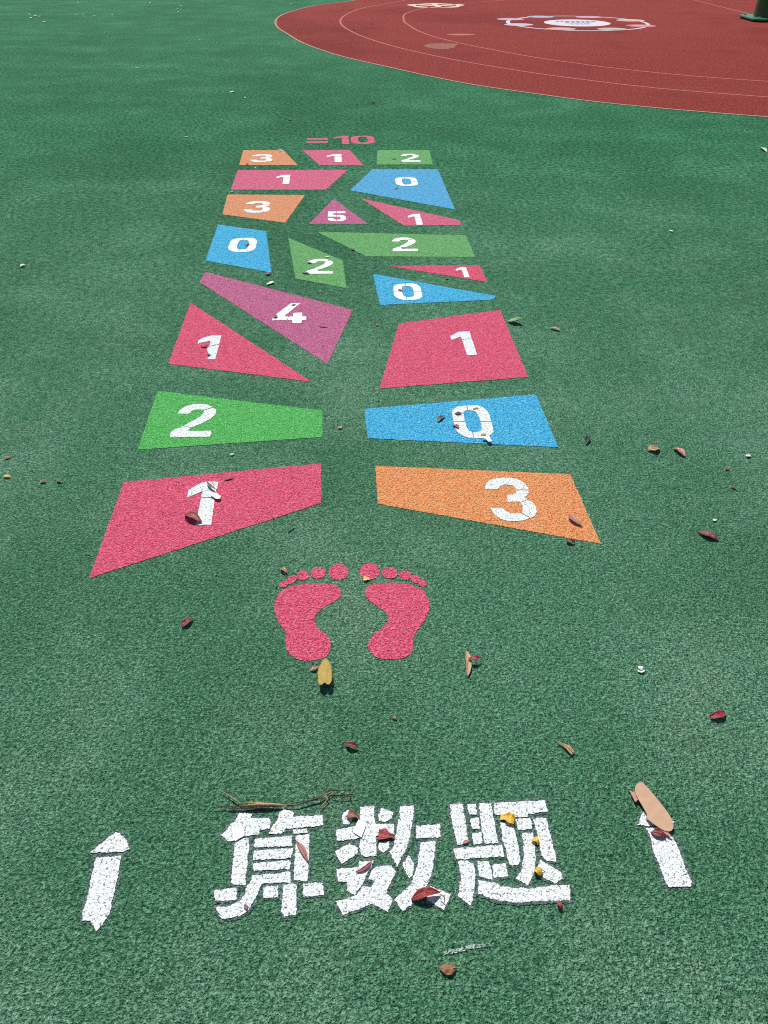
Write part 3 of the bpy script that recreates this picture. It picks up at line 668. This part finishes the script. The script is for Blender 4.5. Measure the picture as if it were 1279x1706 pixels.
petal((405,162),(409,163),4,'pale petal in the far green left of the court, smaller of two', col='pale')
petal((307,228),(313,228),4,'pale petal left of the painted sum', col='pale')
petal((328,66),(333,66),3,'pale petal in the far green, alone left of the court tip', col='pale')
petal((225,113),(230,113),3,'tiny pale petal in the far green below the litter flecks', col='pale')
for i, (x, y, s) in enumerate(((52,30,6),(60,26.5,7),(67,27.5,6),(74,37,5),(50,24,3))):
    petal((x - s / 2, y), (x + s / 2, y - .6), 3.5, 'tiny white fleck in the cluster farthest left on the green', group='cluster of white flecks at the far left')
for i, (x, y, s) in enumerate(((128,24.5,8),(140,24.5,4),(158,26.5,5),(188,25,4),(131,5,5))):
    petal((x - s / 2, y), (x + s / 2, y - .5), 3, 'tiny white fleck in the scattered line right of the far left cluster', col='pale', group='line of white flecks on the far green')
for i, (x, y, s) in enumerate(((296,15,3),(301,17,4),(297,19.5,3),(302,10,3))):
    petal((x - s / 2, y), (x + s / 2, y - .5), 3, 'tiny pale fleck in the tight far cluster left of the red court', col='pale', group='tight cluster of pale flecks')
petal((248,5),(253,4.6),3,'tiny pale fleck alone at the top edge of the green', col='pale')
petal((484,6),(489,5.5),3.5,'pale fleck at the top edge beside the far tip of the red court', col='pale')
petal((834,24),(838,24),3.5,'tiny pink fleck left of the round emblem', col='blush')
petal((1066,50.5),(1069,50.5),2.5,'tiny pink fleck at the lower right of the round emblem', col='blush')

# tan card scrap -------------------------------------------------------------
def cardpoly(P): return [(1000 + x / 4.584, 1280 + y / 4.584) for x, y in P]
def slab(name, poly, z, th, mat, parent=None, origin=None, tilt=None):
    V = [at(x, y, z) for x, y in poly]
    if area(V) < 0: V.reverse()
    c = sum(V, Vector()) / len(V); n = len(V)
    if tilt: V = [Vector((p.x, p.y, p.z + (p.x - c.x) * tilt[0] + (p.y - c.y) * tilt[1])) for p in V]
    B = [Vector((p.x, p.y, p.z - th)) for p in V]
    F = [list(range(n)), list(range(2 * n - 1, n - 1, -1))] + [[i, n + i, n + (i + 1) % n, (i + 1) % n] for i in range(n)]
    return mesh(name, V + B, F, mat, parent, origin)
cs = empty('card_scrap', at(1090, 1345), 'smooth tan rounded card scrap over the head of the right arrow', 'card scrap')
slab('panel', cardpoly([(262,165),(266,140),(278,122),(295,110),(315,109),(332,120),(360,148),(400,192),(440,240),(485,295),(525,350),(548,390),(560,430),(558,455),(545,472),(525,479),(500,476),(470,464),(430,438),(400,418),(372,396),(352,372),(356,348),(335,312),(310,270),(290,238),(270,200)]), .013, .0016, M['card'], cs, tilt=(-.02, .02))
slab('torn_corner', cardpoly([(222,165),(258,186),(282,182),(290,236),(268,257),(262,250)]), .0105, .0008, M['card_edge'], cs)
slab('under_layer', cardpoly([(430,440),(470,462),(512,482),(548,522),(540,525),(500,505)]), .0098, .0006, L['pinktan'], cs)

for P, ox, lab in (([(262,365),(335,345),(372,385),(375,440),(330,465),(288,492),(262,480)], 345, 'white flap of tape lying over the upper left of the first character'),
                   ([(318,272),(360,300),(390,330),(375,380),(345,458),(262,402),(290,330)], 545, 'plain white flap of tape across the arm of the middle character')):
    poly = [(ox + x / 6.09, 1320 + y / 6.09) for x, y in P]
    tag(slab('tape_flap', poly, .0062, .0005, M['tape'], origin=at(*poly[0]), tilt=(.03, -.05)), lab, 'tape flap', 'loose flaps of white tape')
# dry straws and twig ----------------------------------------------------------
def pl(*P): return [at(x, y, .003 + z * .5) for x, y, z in P]
st = empty('dry_straw', at(430, 1342), 'bundle of dry straw blades above the first character', 'straw')
tube('straw_blade', pl((369,1318,.012),(382,1326,.012),(395,1335,.012),(404,1341,.011)), [.0006,.0009,.001,.0008], M['straw'], st)
tube('straw_blade', pl((358,1344.5,.010),(385,1344,.012),(420,1343.5,.014),(460,1343,.013),(497,1341,.010)), [.0005,.001,.0013,.001,.0006], M['twig'], st)
tube('straw_blade', pl((402,1338,.013),(430,1337.5,.015),(465,1340,.015),(495,1341,.012)), [.0006,.0011,.0009,.0005], M['straw'], st)
tube('straw_blade', pl((408,1342,.013),(430,1340,.017),(455,1340,.017),(478,1342.5,.012)), [.0006,.0022,.002,.0006], L['tan'], st)
tube('straw_blade', pl((380,1347,.010),(420,1346.5,.011),(470,1346,.011)), [.0004,.0008,.0004], M['twig'], st)
tw = empty('twig', at(545, 1330), 'forked dry brown twig above the gap between the first two characters', 'twig')
tube('stem', pl((494,1342,.011),(512,1335,.014),(530,1330,.016),(541,1323,.018),(549,1316,.016),(570,1316.5,.014),(590,1316,.011)), [.0008,.0014,.0017,.0015,.0011,.0008,.0005], M['twig'], tw)
tube('side_shoot', pl((541,1324,.018),(546,1331,.014),(538,1340,.011),(532,1346,.010)), [.0012,.0012,.0009,.0005], M['straw'], tw)
tube('side_shoot', pl((530,1331,.016),(545,1322,.020),(556,1318,.014)), [.001,.0011,.0006], M['straw'], tw)
tube('side_shoot', pl((552,1327,.010),(575,1328,.012),(600,1325.5,.011)), [.0005,.0007,.0004], M['twig'], tw)
tube('side_shoot', pl((582,1320,.016),(583,1326,.012),(584,1333,.010)), [.0008,.0008,.0006], M['twig'], tw)
